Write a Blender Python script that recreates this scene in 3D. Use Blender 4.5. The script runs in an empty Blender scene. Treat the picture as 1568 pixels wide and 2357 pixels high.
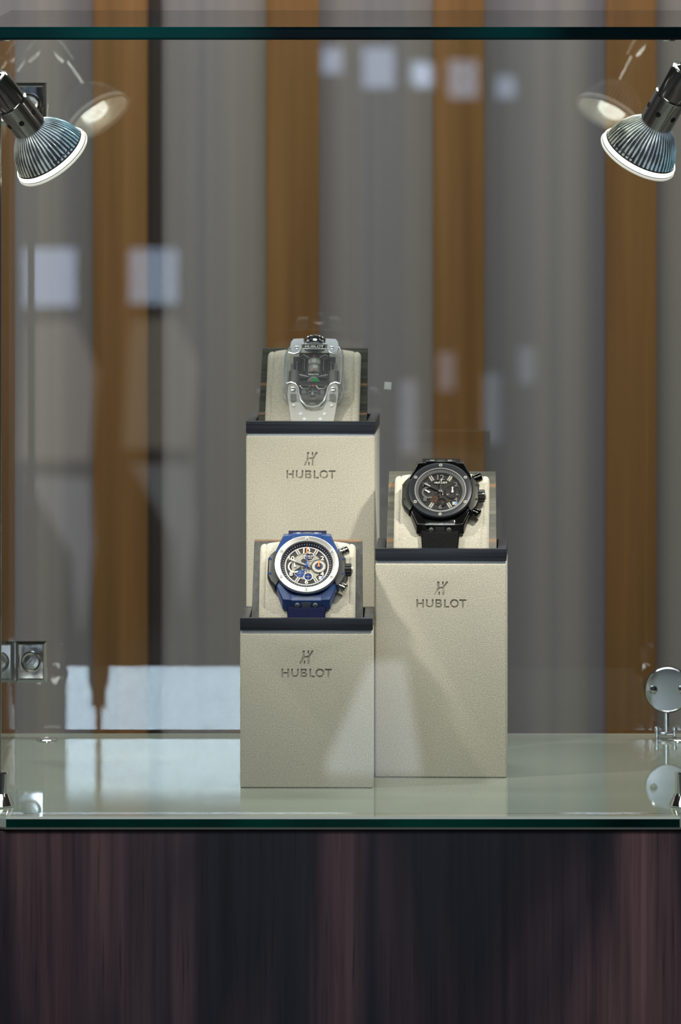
import bpy, bmesh, math, random
from mathutils import Matrix, Vector
random.seed(7)
SC = bpy.context.scene
PI = math.pi
# ------------------------------------------------------------------ camera, exposure
FPX, CAMD, CAMZ, HORY, CX = 17700.0, 5.8, 1.7471, -400.0, 784.0
def P(px, py, Y):
    """point of the place at depth Y seen at photograph pixel px,py"""
    s = (Y + CAMD) / FPX
    return Vector(((px - CX) * s, Y, CAMZ - (py - HORY) * s))
cam_data = bpy.data.cameras.new('camera')
cam = bpy.data.objects.new('camera', cam_data)
SC.collection.objects.link(cam); SC.camera = cam
cam.location = (0, -CAMD, CAMZ); cam.rotation_euler = (PI / 2, 0, 0)
cam_data.sensor_fit = 'VERTICAL'; cam_data.sensor_height = 36.0; cam_data.sensor_width = 24.0
cam_data.lens = FPX / 2357 * 36.0
cam_data.shift_y = -(2357 / 2 - HORY) / 2357
cam_data.clip_start = 0.05; cam_data.clip_end = 60
cam_data.dof.use_dof = True; cam_data.dof.focus_distance = 5.98
cam_data.dof.aperture_fstop = cam_data.lens / 1000 / 0.020
SC.view_settings.view_transform = 'Standard'; SC.view_settings.look = 'None'
SC.view_settings.exposure = 0.0; SC.view_settings.gamma = 1.0
SC.view_settings.use_curve_mapping = False
SC.cycles.use_denoising = True
SC.cycles.max_bounces = 14; SC.cycles.transparent_max_bounces = 24
SC.cycles.glossy_bounces = 8; SC.cycles.transmission_bounces = 10; SC.cycles.diffuse_bounces = 4
SC.cycles.sample_clamp_indirect = 20.0
w = bpy.data.worlds.new('room_air'); SC.world = w; w.use_nodes = True
w.node_tree.nodes['Background'].inputs[0].default_value = (0.60, 0.66, 0.78, 1)
w.node_tree.nodes['Background'].inputs[1].default_value = 0.15
def area(name, loc, size, power, col, rot=(0, 0, 0)):
    l = bpy.data.lights.new(name, 'AREA'); l.shape = 'RECTANGLE'
    l.size, l.size_y = size; l.energy = power; l.color = col
    o = bpy.data.objects.new(name, l); SC.collection.objects.link(o)
    o.location = loc; o.rotation_euler = rot
    return o
# ceiling panels of the shop
area('ceiling_panel_light', (-0.3, -1.6, 2.86), (2.4, 0.9), 50, (1.0, 0.965, 0.95))
area('ceiling_panel_light', (0.2, -5.4, 2.86), (2.4, 0.9), 12, (1.0, 0.95, 0.92))
area('wall_wash_light', (0.0, 1.1, 2.86), (2.4, 0.3), 50, (1.0, 0.95, 0.90))
LAMP_W = 6.3
# ------------------------------------------------------------------ mesh helpers
class MB:
    def __init__(s): s.v = []; s.f = []; s.m = []; s.parts = []
    def add(s, vs, fs, mi=0, M=None):
        b = len(s.v); s.parts.append((vs, fs, M))
        for p in vs:
            p = Vector(p); s.v.append(M @ p if M else p)
        for f in fs: s.f.append([b + i for i in f]); s.m.append(mi)
        return s
    def box(s, lo, hi, mi=0, M=None):
        x0, y0, z0 = lo; x1, y1, z1 = hi
        return s.add([(x0,y0,z0),(x1,y0,z0),(x1,y1,z0),(x0,y1,z0),(x0,y0,z1),(x1,y0,z1),(x1,y1,z1),(x0,y1,z1)],
                     [(0,3,2,1),(4,5,6,7),(0,1,5,4),(1,2,6,5),(2,3,7,6),(3,0,4,7)], mi, M)
    def loft(s, rings, mi=0, M=None, caps=True, closed=True):
        n = len(rings[0]); vs = [p for r in rings for p in r]; fs = []
        for k in range(len(rings) - 1):
            for i in range(n if closed else n - 1):
                j = (i + 1) % n
                fs.append((k*n+i, k*n+j, (k+1)*n+j, (k+1)*n+i))
        if caps: fs.append(tuple(reversed(range(n)))); fs.append(tuple((len(rings)-1)*n + i for i in range(n)))
        return s.add(vs, fs, mi, M)
    def prism(s, pts, z0, z1, mi=0, M=None):
        return s.loft([[(x, y, z0) for x, y in pts], [(x, y, z1) for x, y in pts]], mi, M)
    def lathe(s, prof, n=48, mi=0, M=None, caps=True, mod=None):
        rings = []
        for k, (r, z) in enumerate(prof):
            ring = []
            for i in range(n):
                a = 2 * PI * i / n; rr = r * (mod(k, i) if mod else 1)
                ring.append((rr * math.cos(a), rr * math.sin(a), z))
            rings.append(ring)
        return s.loft(rings, mi, M, caps)
    def ring(s, r0, r1, z0, z1, n=64, mi=0, M=None, c=(0, 0)):
        T = Matrix.Translation((c[0], c[1], 0))
        M = M @ T if M else T
        rings = []
        for r, z in ((r0, z0), (r1, z0), (r1, z1), (r0, z1), (r0, z0)):
            rings.append([(r * math.cos(2*PI*i/n), r * math.sin(2*PI*i/n), z) for i in range(n)])
        return s.loft(rings, mi, M, caps=False)
    def disc(s, r, z0, z1, n=32, mi=0, M=None, c=(0, 0)):
        T = Matrix.Translation((c[0], c[1], 0)); M = M @ T if M else T
        return s.lathe([(r, z0), (r, z1)], n, mi, M)
    def tube(s, path, r, n=12, mi=0, M=None):
        path = [Vector(p) for p in path]; rings = []
        for k, p in enumerate(path):
            t = (path[min(k+1, len(path)-1)] - path[max(k-1, 0)]).normalized()
            u = t.orthogonal().normalized() if k == 0 else (u - t * u.dot(t)).normalized()
            q = t.cross(u)
            rr = r[k] if isinstance(r, (list, tuple)) else r
            rings.append([p + rr * (math.cos(2*PI*i/n) * u + math.sin(2*PI*i/n) * q) for i in range(n)])
        return s.loft(rings, mi, M)
    def stroke(s, pts, wd, z0, z1, mi=0, M=None):
        for (a, b) in zip(pts[:-1], pts[1:]):
            a = Vector(a).to_2d(); b = Vector(b).to_2d(); d = (b - a).normalized(); nn = Vector((-d.y, d.x)) * wd / 2
            s.prism([a - nn, b - nn, b + nn, a + nn], z0, z1, mi, M)
        return s
    def merge(s, vf, mi=0, M=None): return s.add(vf[0], vf[1], mi, M)
def finish(o, name, mats, parent=None, bevel=0, seg=2, angle=35):
    me = o
    bm = bmesh.new(); bm.from_mesh(me)
    bmesh.ops.recalc_face_normals(bm, faces=bm.faces)
    if bevel:
        ed = [e for e in bm.edges if len(e.link_faces) == 2 and e.calc_face_angle(0) > math.radians(40)]
        bmesh.ops.bevel(bm, geom=ed, offset=bevel, segments=seg, affect='EDGES', profile=0.6, clamp_overlap=True)
    bm.to_mesh(me); bm.free()
    for m in (mats if isinstance(mats, (list, tuple)) else [mats]): me.materials.append(m)
    for p in me.polygons: p.use_smooth = True
    me.set_sharp_from_angle(angle=math.radians(angle))
    ob = bpy.data.objects.new(name, me); SC.collection.objects.link(ob)
    if parent: ob.parent = parent
    return ob
def obj(name, mb, mats, parent=None, bevel=0, scale=0.001, seg=2, angle=35):
    me = bpy.data.meshes.new(name)
    me.from_pydata([tuple(v * scale) for v in mb.v], [], mb.f)
    for p, mi in zip(me.polygons, mb.m): p.material_index = mi
    return finish(me, name, mats, parent, bevel, seg, angle)
def tag(o, label=None, cat=None, group=None, kind=None):
    if label: o['label'] = label
    if cat: o['category'] = cat
    if group: o['group'] = group
    if kind: o['kind'] = kind
    return o
def thing(name, label, cat, M=None, group=None):
    o = bpy.data.objects.new(name, None); SC.collection.objects.link(o)
    o.empty_display_size = 0.01
    if M is not None: o.matrix_world = M
    return tag(o, label, cat, group)
def struct(name, mb, mat, bevel=0): return tag(obj(name, mb, mat, None, bevel, 1.0), kind='structure')
_tc = {}
def text(st, size, ex, sx=1.0, bold=0.0, spacing=1.0):
    """vertices and faces of lettering, centred, cap height = size"""
    key = (st, size, ex, sx, bold, spacing)
    if key in _tc: return _tc[key]
    cu = bpy.data.curves.new('t', 'FONT'); cu.body = st; cu.size = 1.0; cu.extrude = 0.5; cu.offset = bold
    cu.space_character = spacing; cu.resolution_u = 3; cu.align_x = 'LEFT'
    ob = bpy.data.objects.new('t', cu); SC.collection.objects.link(ob)
    dg = bpy.context.evaluated_depsgraph_get(); dg.update()
    me = ob.evaluated_get(dg).to_mesh()
    bm = bmesh.new(); bm.from_mesh(me); bmesh.ops.remove_doubles(bm, verts=bm.verts, dist=1e-4)
    vs = [v.co.copy() for v in bm.verts]; bm.verts.index_update(); fs = [[v.index for v in f.verts] for f in bm.faces]
    bm.free(); ob.evaluated_get(dg).to_mesh_clear(); bpy.data.objects.remove(ob); bpy.data.curves.remove(cu)
    x0 = min(v.x for v in vs); x1 = max(v.x for v in vs); y0 = min(v.y for v in vs); y1 = max(v.y for v in vs)
    k = size / (y1 - y0)
    vs = [Vector(((v.x - (x0+x1)/2) * k * sx, (v.y - (y0+y1)/2) * k, v.z * ex)) for v in vs]
    _tc[key] = (vs, fs); return vs, fs
# ------------------------------------------------------------------ materials
def mat(name, col, rough=0.5, metal=0.0, **kw):
    m = bpy.data.materials.new(name); m.use_nodes = True
    b = m.node_tree.nodes['Principled BSDF']
    b.inputs['Base Color'].default_value = (*col, 1); b.inputs['Roughness'].default_value = rough
    b.inputs['Metallic'].default_value = metal
    for k, v in kw.items():
        k = k.replace('_', ' '); b.inputs[k].default_value = (*v, 1) if isinstance(v, tuple) else v
    return m
def N(m, t, **kw):
    n = m.node_tree.nodes.new(t)
    for k, v in kw.items():
        if hasattr(n, k): setattr(n, k, v)
        else: n.inputs[k].default_value = v
    return n
def L(m, a, b): m.node_tree.links.new(a, b)
def noise_col(m, scale, c0, c1, lo=0.35, hi=0.65, detail=4, src='Object', nscale=1.0, dist=0.0):
    tc = N(m, 'ShaderNodeTexCoord'); mp = N(m, 'ShaderNodeMapping'); mp.inputs['Scale'].default_value = scale
    nz = N(m, 'ShaderNodeTexNoise'); nz.inputs['Scale'].default_value = nscale; nz.inputs['Detail'].default_value = detail
    nz.inputs['Distortion'].default_value = dist
    rp = N(m, 'ShaderNodeValToRGB'); rp.color_ramp.elements[0].position = lo; rp.color_ramp.elements[1].position = hi
    rp.color_ramp.elements[0].color = (*c0, 1); rp.color_ramp.elements[1].color = (*c1, 1)
    L(m, tc.outputs[src], mp.inputs[0]); L(m, mp.outputs[0], nz.inputs['Vector']); L(m, nz.outputs['Fac'], rp.inputs[0])
    return rp.outputs[0], nz.outputs['Fac'], mp
def mix(m, a, b, fac=0.5, mode='MIX'):
    x = N(m, 'ShaderNodeMix'); x.data_type = 'RGBA'; x.blend_type = mode
    if hasattr(fac, 'links'): L(m, fac, x.inputs[0])
    else: x.inputs[0].default_value = fac
    for s, i in ((a, 6), (b, 7)):
        if isinstance(s, tuple): x.inputs[i].default_value = (*s, 1)
        else: L(m, s, x.inputs[i])
    return x.outputs[2]
def bump(m, fac, strength, dist):
    b = N(m, 'ShaderNodeBump'); b.inputs['Strength'].default_value = strength; b.inputs['Distance'].default_value = dist
    L(m, fac, b.inputs['Height']); L(m, b.outputs[0], m.node_tree.nodes['Principled BSDF'].inputs['Normal'])
def base(m, c): L(m, c, m.node_tree.nodes['Principled BSDF'].inputs['Base Color'])
def thin_glass(name, tint=(0.97, 0.99, 0.98), ior=1.5, haze=0.0, hcol=(0.8, 0.82, 0.85), rough=0.0):
    m = bpy.data.materials.new(name); m.use_nodes = True; nt = m.node_tree; nt.nodes.clear()
    out = N(m, 'ShaderNodeOutputMaterial'); tr = N(m, 'ShaderNodeBsdfTransparent'); gl = N(m, 'ShaderNodeBsdfGlossy')
    tr.inputs[0].default_value = (*tint, 1); gl.inputs['Roughness'].default_value = rough
    fr = N(m, 'ShaderNodeFresnel'); fr.inputs[0].default_value = ior
    ge = N(m, 'ShaderNodeNewGeometry')   # the far face seen from inside must not totally reflect
    iv = N(m, 'ShaderNodeMath', operation='DIVIDE'); iv.inputs[0].default_value = 1.0; iv.inputs[1].default_value = 1.0
    mi = N(m, 'ShaderNodeMix'); mi.data_type = 'FLOAT'; mi.inputs[2].default_value = ior; mi.inputs[3].default_value = 1 / ior
    L(m, ge.outputs['Backfacing'], mi.inputs[0]); L(m, mi.outputs[0], fr.inputs[0])
    nt.nodes.remove(iv)
    ms = N(m, 'ShaderNodeMixShader'); L(m, fr.outputs[0], ms.inputs[0]); L(m, tr.outputs[0], ms.inputs[1]); L(m, gl.outputs[0], ms.inputs[2])
    last = ms.outputs[0]
    if haze:
        df = N(m, 'ShaderNodeBsdfDiffuse'); df.inputs[0].default_value = (*hcol, 1)
        m2 = N(m, 'ShaderNodeMixShader'); m2.inputs[0].default_value = haze
        L(m, last, m2.inputs[1]); L(m, df.outputs[0], m2.inputs[2]); last = m2.outputs[0]
    L(m, last, out.inputs[0])
    return m
def emit(name, col, st):
    m = bpy.data.materials.new(name); m.use_nodes = True; nt = m.node_tree; nt.nodes.clear()
    out = N(m, 'ShaderNodeOutputMaterial'); e = N(m, 'ShaderNodeEmission'); e.inputs[0].default_value = (*col, 1); e.inputs[1].default_value = st
    L(m, e.outputs[0], out.inputs[0]); return m
GLASS = thin_glass('clear_glass'); GLASS_TOP = thin_glass('top_glass', (0.93, 0.97, 0.95))
SAPH = thin_glass('sapphire_glass', (0.95, 0.97, 0.98), 1.75, 0.06, (0.85, 0.88, 0.95))
FROST = thin_glass('frosted_resin', (0.9, 0.92, 0.93), 1.5, 0.58, (0.74, 0.73, 0.70), 0.25)
FROSTB = thin_glass('frosted_lug', (0.9, 0.92, 0.95), 1.5, 0.78, (0.86, 0.89, 0.98), 0.3)
CRYS = thin_glass('watch_crystal', (0.99, 0.99, 0.99), 1.3)
SUEDE = mat('beige_suede', (0.60, 0.56, 0.45), 0.95, Sheen_Weight=0.35, Sheen_Roughness=0.5)
c, f, _ = noise_col(SUEDE, (1, 1, 1), (0.45, 0.42, 0.35), (0.65, 0.61, 0.51), 0.3, 0.7, 6, nscale=900)
base(SUEDE, c)
_, f2, _ = noise_col(SUEDE, (1, 1, 1), (0, 0, 0), (1, 1, 1), nscale=1300, detail=4); bump(SUEDE, f2, 0.7, 0.0006)
TRAYM = mat('charcoal_lacquer', (0.03, 0.033, 0.04), 0.3, Specular_IOR_Level=0.35)
c, f, _ = noise_col(TRAYM, (4, 4, 900), (0.010, 0.012, 0.018), (0.038, 0.043, 0.056), 0.3, 0.75, 5); base(TRAYM, c)
DARK = mat('black_recess', (0.008, 0.008, 0.009), 0.7)
SILV = mat('brushed_silver', (0.55, 0.59, 0.68), 0.35, 0.35)
CHROME = mat('chrome', (0.72, 0.73, 0.76), 0.06, 1.0)
CHROMED = mat('dark_chrome', (0.62, 0.61, 0.60), 0.14, 1.0)
def veneer(name, c0, c1, bands, scale=(6, 6, 420), top=None):
    m = mat(name, c0, 0.5, Specular_IOR_Level=0.3)
    c1_, f, _ = noise_col(m, scale, c0, c1, 0.3, 0.72, 5)
    tc = N(m, 'ShaderNodeTexCoord'); sp = N(m, 'ShaderNodeSeparateXYZ'); L(m, tc.outputs['Object'], sp.inputs[0])
    nz = N(m, 'ShaderNodeTexNoise'); nz.inputs['Scale'].default_value = 60; L(m, tc.outputs['Object'], nz.inputs['Vector'])
    ma = N(m, 'ShaderNodeMath', operation='MULTIPLY_ADD'); L(m, nz.outputs['Fac'], ma.inputs[0]); ma.inputs[1].default_value = 0.0022; L(m, sp.outputs['Z'], ma.inputs[2])
    for z, hw in bands:
        d = N(m, 'ShaderNodeMath', operation='SUBTRACT'); L(m, ma.outputs[0], d.inputs[0]); d.inputs[1].default_value = z + 0.0011
        ab = N(m, 'ShaderNodeMath', operation='ABSOLUTE'); L(m, d.outputs[0], ab.inputs[0])
        mr_ = N(m, 'ShaderNodeMapRange'); mr_.inputs[1].default_value = hw * 1.4; mr_.inputs[2].default_value = hw * 0.7; L(m, ab.outputs[0], mr_.inputs[0])
        c1_ = mix(m, c1_, (0.24, 0.13, 0.065), mr_.outputs[0])
    base(m, c1_); return m
EBONY = veneer('ebony_veneer', (0.012, 0.013, 0.011), (0.075, 0.08, 0.06), ((0.0122, 0.0007), (0.034, 0.0009)))
GREYV = veneer('grey_ziricote', (0.05, 0.052, 0.043), (0.16, 0.155, 0.125), ((0.0125, 0.0012), (0.053, 0.0012)), (8, 8, 260))
SLATE = veneer('slate_veneer', (0.025, 0.027, 0.028), (0.07, 0.07, 0.068), ((0.0635, 0.0016),), (300, 300, 6))
WALNUT = mat('dark_walnut', (0.05, 0.035, 0.04), 0.45, Specular_IOR_Level=0.3)
ca, fa, mpa = noise_col(WALNUT, (7, 7, 1.1), (0.013, 0.0145, 0.025), (0.120, 0.074, 0.082), 0.40, 0.64, 3, dist=1.4)
cb, fb, _ = noise_col(WALNUT, (130, 130, 3.0), (0.45, 0.45, 0.5), (1.2, 1.15, 1.12), 0.32, 0.68, 6)
cc, fc, _ = noise_col(WALNUT, (520, 520, 14), (0.45, 0.45, 0.5), (1.05, 1.05, 1.05), 0.28, 0.42, 4)
base(WALNUT, mix(WALNUT, mix(WALNUT, ca, cb, 1.0, 'MULTIPLY'), cc, 1.0, 'MULTIPLY'))
OAK = mat('honey_oak', (0.2, 0.12, 0.05), 0.5)
ca, fa, _ = noise_col(OAK, (45, 45, 1.2), (0.165, 0.080, 0.021), (0.265, 0.135, 0.042), 0.3, 0.7, 4)
cb, fb, _ = noise_col(OAK, (300, 300, 4), (0.85, 0.84, 0.82), (1.05, 1.05, 1.05), 0.3, 0.7, 4)
base(OAK, mix(OAK, ca, cb, 1.0, 'MULTIPLY'))
WALLM = mat('grey_wallcovering', (0.3, 0.29, 0.28), 0.85)
ca, fa, _ = noise_col(WALLM, (11, 1, 0.03), (0.185, 0.182, 0.205), (0.315, 0.292, 0.262), 0.36, 0.66, 3, nscale=1.3)
cb, fb, _ = noise_col(WALLM, (170, 1, 0.4), (0.94, 0.94, 0.94), (1.04, 1.04, 1.04), 0.3, 0.7, 3)
base(WALLM, mix(WALLM, ca, cb, 1.0, 'MULTIPLY'))
SHELFM = mat('back_painted_glass', (0.32, 0.37, 0.32), 0.03, IOR=1.5)
EDGEM = mat('polished_green_glass_edge', (0.0, 0.035, 0.027), 0.12, Specular_IOR_Level=0.12)
c, f, _ = noise_col(EDGEM, (6, 1, 1), (0.0, 0.007, 0.006), (0.0, 0.055, 0.042), 0.38, 0.62, 2); base(EDGEM, c)
EDGET = mat('dark_teal_glass_edge', (0.0, 0.02, 0.024), 0.12, Specular_IOR_Level=0.25)
c, f, _ = noise_col(EDGET, (5, 1, 1), (0.0, 0.006, 0.008), (0.0, 0.07, 0.07), 0.38, 0.62, 2); base(EDGET, c)
ARRIS = mat('pale_green_bevel', (0.36, 0.44, 0.40), 0.15)
PLAIN = mat('room_plaster', (0.25, 0.24, 0.23), 0.9)
FLOORM = mat('floor_stone', (0.16, 0.155, 0.15), 0.35)
c, f, _ = noise_col(FLOORM, (1, 1, 1), (0.07, 0.066, 0.06), (0.10, 0.095, 0.09), nscale=3); base(FLOORM, c)
SLATD = mat('shadow_gap_strip', (0.035, 0.026, 0.022), 0.5)
# ------------------------------------------------------------------ room shell
WY = 1.9
struct('floor', MB().box((-4, -11, -0.1), (4, WY, 0)), FLOORM)
struct('ceiling', MB().box((-4, -11, 2.9), (4, WY, 3.0)), PLAIN)
struct('wall_back', MB().box((-4.1, WY, -0.1), (4.1, WY + 0.1, 3.0)), WALLM)
struct('wall_left', MB().box((-4.1, -11, 0), (-4, WY, 2.9)), PLAIN)
struct('wall_right', MB().box((4, -11, 0), (4.1, WY, 2.9)), PLAIN)
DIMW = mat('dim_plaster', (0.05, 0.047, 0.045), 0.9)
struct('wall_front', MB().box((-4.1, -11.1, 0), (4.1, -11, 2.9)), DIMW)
def xs(px, Y): return (px - CX) * (Y + CAMD) / FPX
slabs = [(214, 340, 'honey oak upright slat behind the back glass, with a dark shadow strip along its right edge'),
         (612, 735, 'honey oak upright slat rising behind the tallest pedestal and its clear watch'),
         (998, 1115, 'honey oak upright slat rising behind the black watch'),
         (1395, 1512, 'honey oak upright slat behind the chrome lamp at the right corner')]
for a, b, lb in slabs:
    o = obj('wood_slat', MB().box((xs(a, WY - 0.03), WY - 0.03, 0.0), (xs(b, WY - 0.03), WY, 2.9)), OAK, None, 0.0015, 1.0)
    tag(o, lb, 'slat', 'wooden slats on the wall')
struct('shadow_gap_1', MB().box((xs(341, WY - 0.02), WY - 0.012, 0), (xs(372, WY - 0.02), WY, 2.9)), SLATD)  # shade of the gap beside the slat, put in as a dark strip
# unseen windows and glowing shapes, added for the reflections in the panes
DAY = emit('added_daylight', (0.68, 0.81, 1.0), 19.5)
DAYL = emit('added_soft_daylight', (0.62, 0.72, 1.0), 4.8)
WARML = emit('lit_panel', (1.0, 0.90, 0.84), 0.75)
def RF(px, py, Y=-10.9):
    """place in the room seen at px,py by mirror in the front pane"""
    s = (CAMD - Y) / FPX
    return Vector(((px - CX) * s, Y, CAMZ - (py - HORY) * s))
def window(n, x0, x1, z0, z1, m, bars=()):  # unseen window, added to glow where the glass mirrors a bright patch
    fr = MB(); t = 0.03; Y = -10.99
    fr.box((x0 - t, Y, z0 - t), (x1 + t, Y + 0.04, z0)); fr.box((x0 - t, Y, z1), (x1 + t, Y + 0.04, z1 + t))
    fr.box((x0 - t, Y, z0), (x0, Y + 0.04, z1)); fr.box((x1, Y, z0), (x1 + t, Y + 0.04, z1))
    o = tag(obj('window_%d' % n, MB().box((x0, Y, z0), (x1, Y + 0.015, z1)), m, None, 0, 1.0), kind='structure')
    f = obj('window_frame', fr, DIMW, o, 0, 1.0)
window(1, -0.98, 0.02, 2.08, 2.56, DAY)
a = RF(52, 710); b = RF(172, 575)
window(2, a.x, b.x, a.z, b.z, DAYL)
for k, (x0, x1, y0, y1) in enumerate(((742, 788, 172, 112), (836, 908, 205, 112), (955, 1000, 205, 150))):
    a = RF(x0, y0); b = RF(x1, y1); window(3 + k, a.x, b.x, a.z, b.z, DAYL)
for k, (x0, x1, y0, y1) in enumerate(((922, 962, 1050, 880), (1010, 1048, 905, 815))):
    a = RF(x0, y0); b = RF(x1, y1); window(6 + k, a.x, b.x, a.z, b.z, emit('added_dim_daylight', (0.76, 0.78, 1.0), 1.6))
window(8, 0.49, 0.66, 2.33, 2.43, DAY)
def glow_shape(pts, m, Y, label):  # unseen glowing shape, added to mirror as a soft mass in the panes
    o = obj('reflected_glow', MB().prism([(p.x, p.z) for p in (RF(x, y, Y) for x, y in pts)], -Y, -Y + 0.03, 0, Matrix(((1, 0, 0, 0), (0, 0, -1, 0), (0, 1, 0, 0), (0, 0, 0, 1)))), m, None, 0, 1.0)
    return tag(o, label, 'added glow')
glow_shape([(60, 750), (170, 740), (225, 860), (205, 1060), (40, 1060)], emit('warm_reflected_glow', (1.0, 0.84, 0.74), 1.0), -10.85, 'warm beige glowing shape added out of view, mirrored in its panes above the pale one')
glow_shape([(60, 1100), (205, 1105), (215, 1260), (185, 1500), (165, 1280)], emit('pale_reflected_glow', (0.9, 0.9, 1.0), 1.0), -10.85, 'pale glowing shape added out of view, mirrored in its panes below the beige one')
pz = MB().loft([[(-0.03, -8.5, 0), (0.15, -8.5, 0), (0.15, -8.35, 0), (-0.03, -8.35, 0)], [(0.055, -8.46, 0.20), (0.12, -8.46, 0.20), (0.12, -8.4, 0.20), (0.055, -8.4, 0.20)]])  # unseen glowing block, added to mirror as a pale haze over the pedestals
tag(obj('light_plinth', pz, emit('haze_glow_light', (0.84, 0.9, 1.0), 2.2), None, 0.01, 1.0), 'low pale glowing block added out of view, mirrored as haze over the pedestals', 'plinth light')
# unseen stand and board, added to cut dark outlines into the mirrored light
ls = thing('silhouette_stand', 'slim dark stand added out of view, mirrored as a silhouette low in the back door', 'stand', Matrix.Translation((-0.274, -1.0, 0)))
obj('lower_tube', MB().lathe([(11, 60), (11, 1118), (10.4, 1120), (7.4, 1128), (7.4, 1140), (8.6, 1141), (8.6, 1145), (4, 1146)], 32), DARK, ls)
obj('upper_rod', MB().lathe([(3.0, 1140), (3.0, 1480), (1, 1483)], 20), DARK, ls)
obj('foot_plate', MB().lathe([(29, 0), (30, 4), (28, 10), (11, 14), (11, 60)], 40), DARK, ls)
tt = thing('reflection_blocker', 'dark upright board added out of view, cutting off the mirrored light at the left', 'blocker board', Matrix.Translation((-0.44, -1.0, 0)))
obj('blocker_panel', MB().box((-133, -8, 20), (133, 8, 1400)), DIMW, tt, 0.001)
obj('blocker_foot', MB().box((-150, -60, 0), (133, 60, 20)), DARK, tt, 0.002)
# ------------------------------------------------------------------ the glass showcase
ZS, ZT = 1.0, CAMZ - (92 - HORY) * CAMD / FPX       # shelf top, underside of the top glass
YB = 0.527; XL, XR = -0.2724, 0.318
GT = 0.0098
# base cabinet
bc = obj('display_cabinet', MB().box((XL - 0.006, 0.004, 0.0), (XR + 0.006, YB + 0.01, ZS - GT - 0.0012)), WALNUT, None, 0.0006, 1.0)
tag(bc, 'dark walnut cabinet carrying the glass showcase', 'cabinet')
case = thing('glass_showcase', 'clear glass showcase box standing on the dark walnut cabinet', 'showcase', Matrix.Translation((0, 0, ZS)))
bpy.context.view_layer.update()
def join_case(o):
    o.parent = case; o.matrix_parent_inverse = case.matrix_world.inverted(); return o
# shelf: slab with clipped corners, three bands on its front edge
def slab(name, z0, z1, y1, c0, c1, face, edge, ar):
    mb = MB(); yf = 0.0
    def outl(z, i): return [(XL + c0, yf + i, z), (XR - c1, yf + i, z), (XR - i, c1 * 0.5 + i, z), (XR - i, y1 - i, z), (XL + i, y1 - i, z), (XL + i, c0 * 0.6 + i, z)]
    i = 0.0012; h = 0.0018
    zz = [(z0, i), (z0 + h, 0), (z1 - h, 0), (z1, i)]
    rings = [outl(z, q) for z, q in zz]; n = 6
    vs = [p for r in rings for p in r]; fs = []; ms = []
    for k in range(3):
        for q in range(n):
            j = (q + 1) % n; fs.append((k*n+q, k*n+j, (k+1)*n+j, (k+1)*n+q)); ms.append(1 if (k == 1 and q not in (1, 5)) else 2)
    fs.append(tuple(reversed(range(n)))); ms.append(0); fs.append(tuple(3*n + q for q in range(n))); ms.append(0)
    for f, m in zip(fs, ms): mb.add([], [], 0); mb.f.append(list(f)); mb.m.append(m)
    mb.v = [Vector(p) for p in vs]
    return obj(name, mb, [face, edge, ar], None, 0, 1.0, angle=20)
sh = slab('glass_shelf', ZS - GT, ZS, YB + 0.006, 0.020, 0.062, SHELFM, EDGEM, ARRIS)
join_case(sh); sh['label'] = 'pale painted glass shelf with dark green front edge'
tp = slab('top_panel', ZT, ZT + GT, YB, 0.002, 0.002, GLASS_TOP, EDGET, EDGET)
join_case(tp); tp['label'] = 'clear glass top with dark teal front edge'
def pane(name, lo, hi, label, cat='glass pane'):
    return join_case(obj(name, MB().box(lo, hi), GLASS, None, 0, 1.0))
pane('front_panel', (XL + 0.012, 0.004, ZS + 0.0015), (XR - 0.05, 0.009, ZT - 0.001), 'upright clear pane closing the front of the showcase')
pane('side_panel', (XL, 0.085, ZS), (XL + 0.005, YB - 0.012, ZT), 'upright clear side pane beside the lamp at the left corner')
pane('side_panel', (XR - 0.005, 0.085, ZS), (XR, YB - 0.012, ZT), 'upright clear side pane beside the lamp at the right corner')
cxb = (XL + XR) / 2
bg = obj('back_door', MB().box((XL + 0.005 - cxb, -0.0025, 0.0040), (XR - 0.005 - cxb, 0.0025, ZT - ZS - 0.003)), GLASS, None, 0, 1.0)
bg.location = (cxb, YB, ZS); bg.rotation_euler = (-0.0026, 0, -math.radians(0.5))
join_case(bg)
BM = Matrix.Translation(bg.location) @ Matrix.Rotation(-math.radians(0.68), 4, 'Z')
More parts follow.
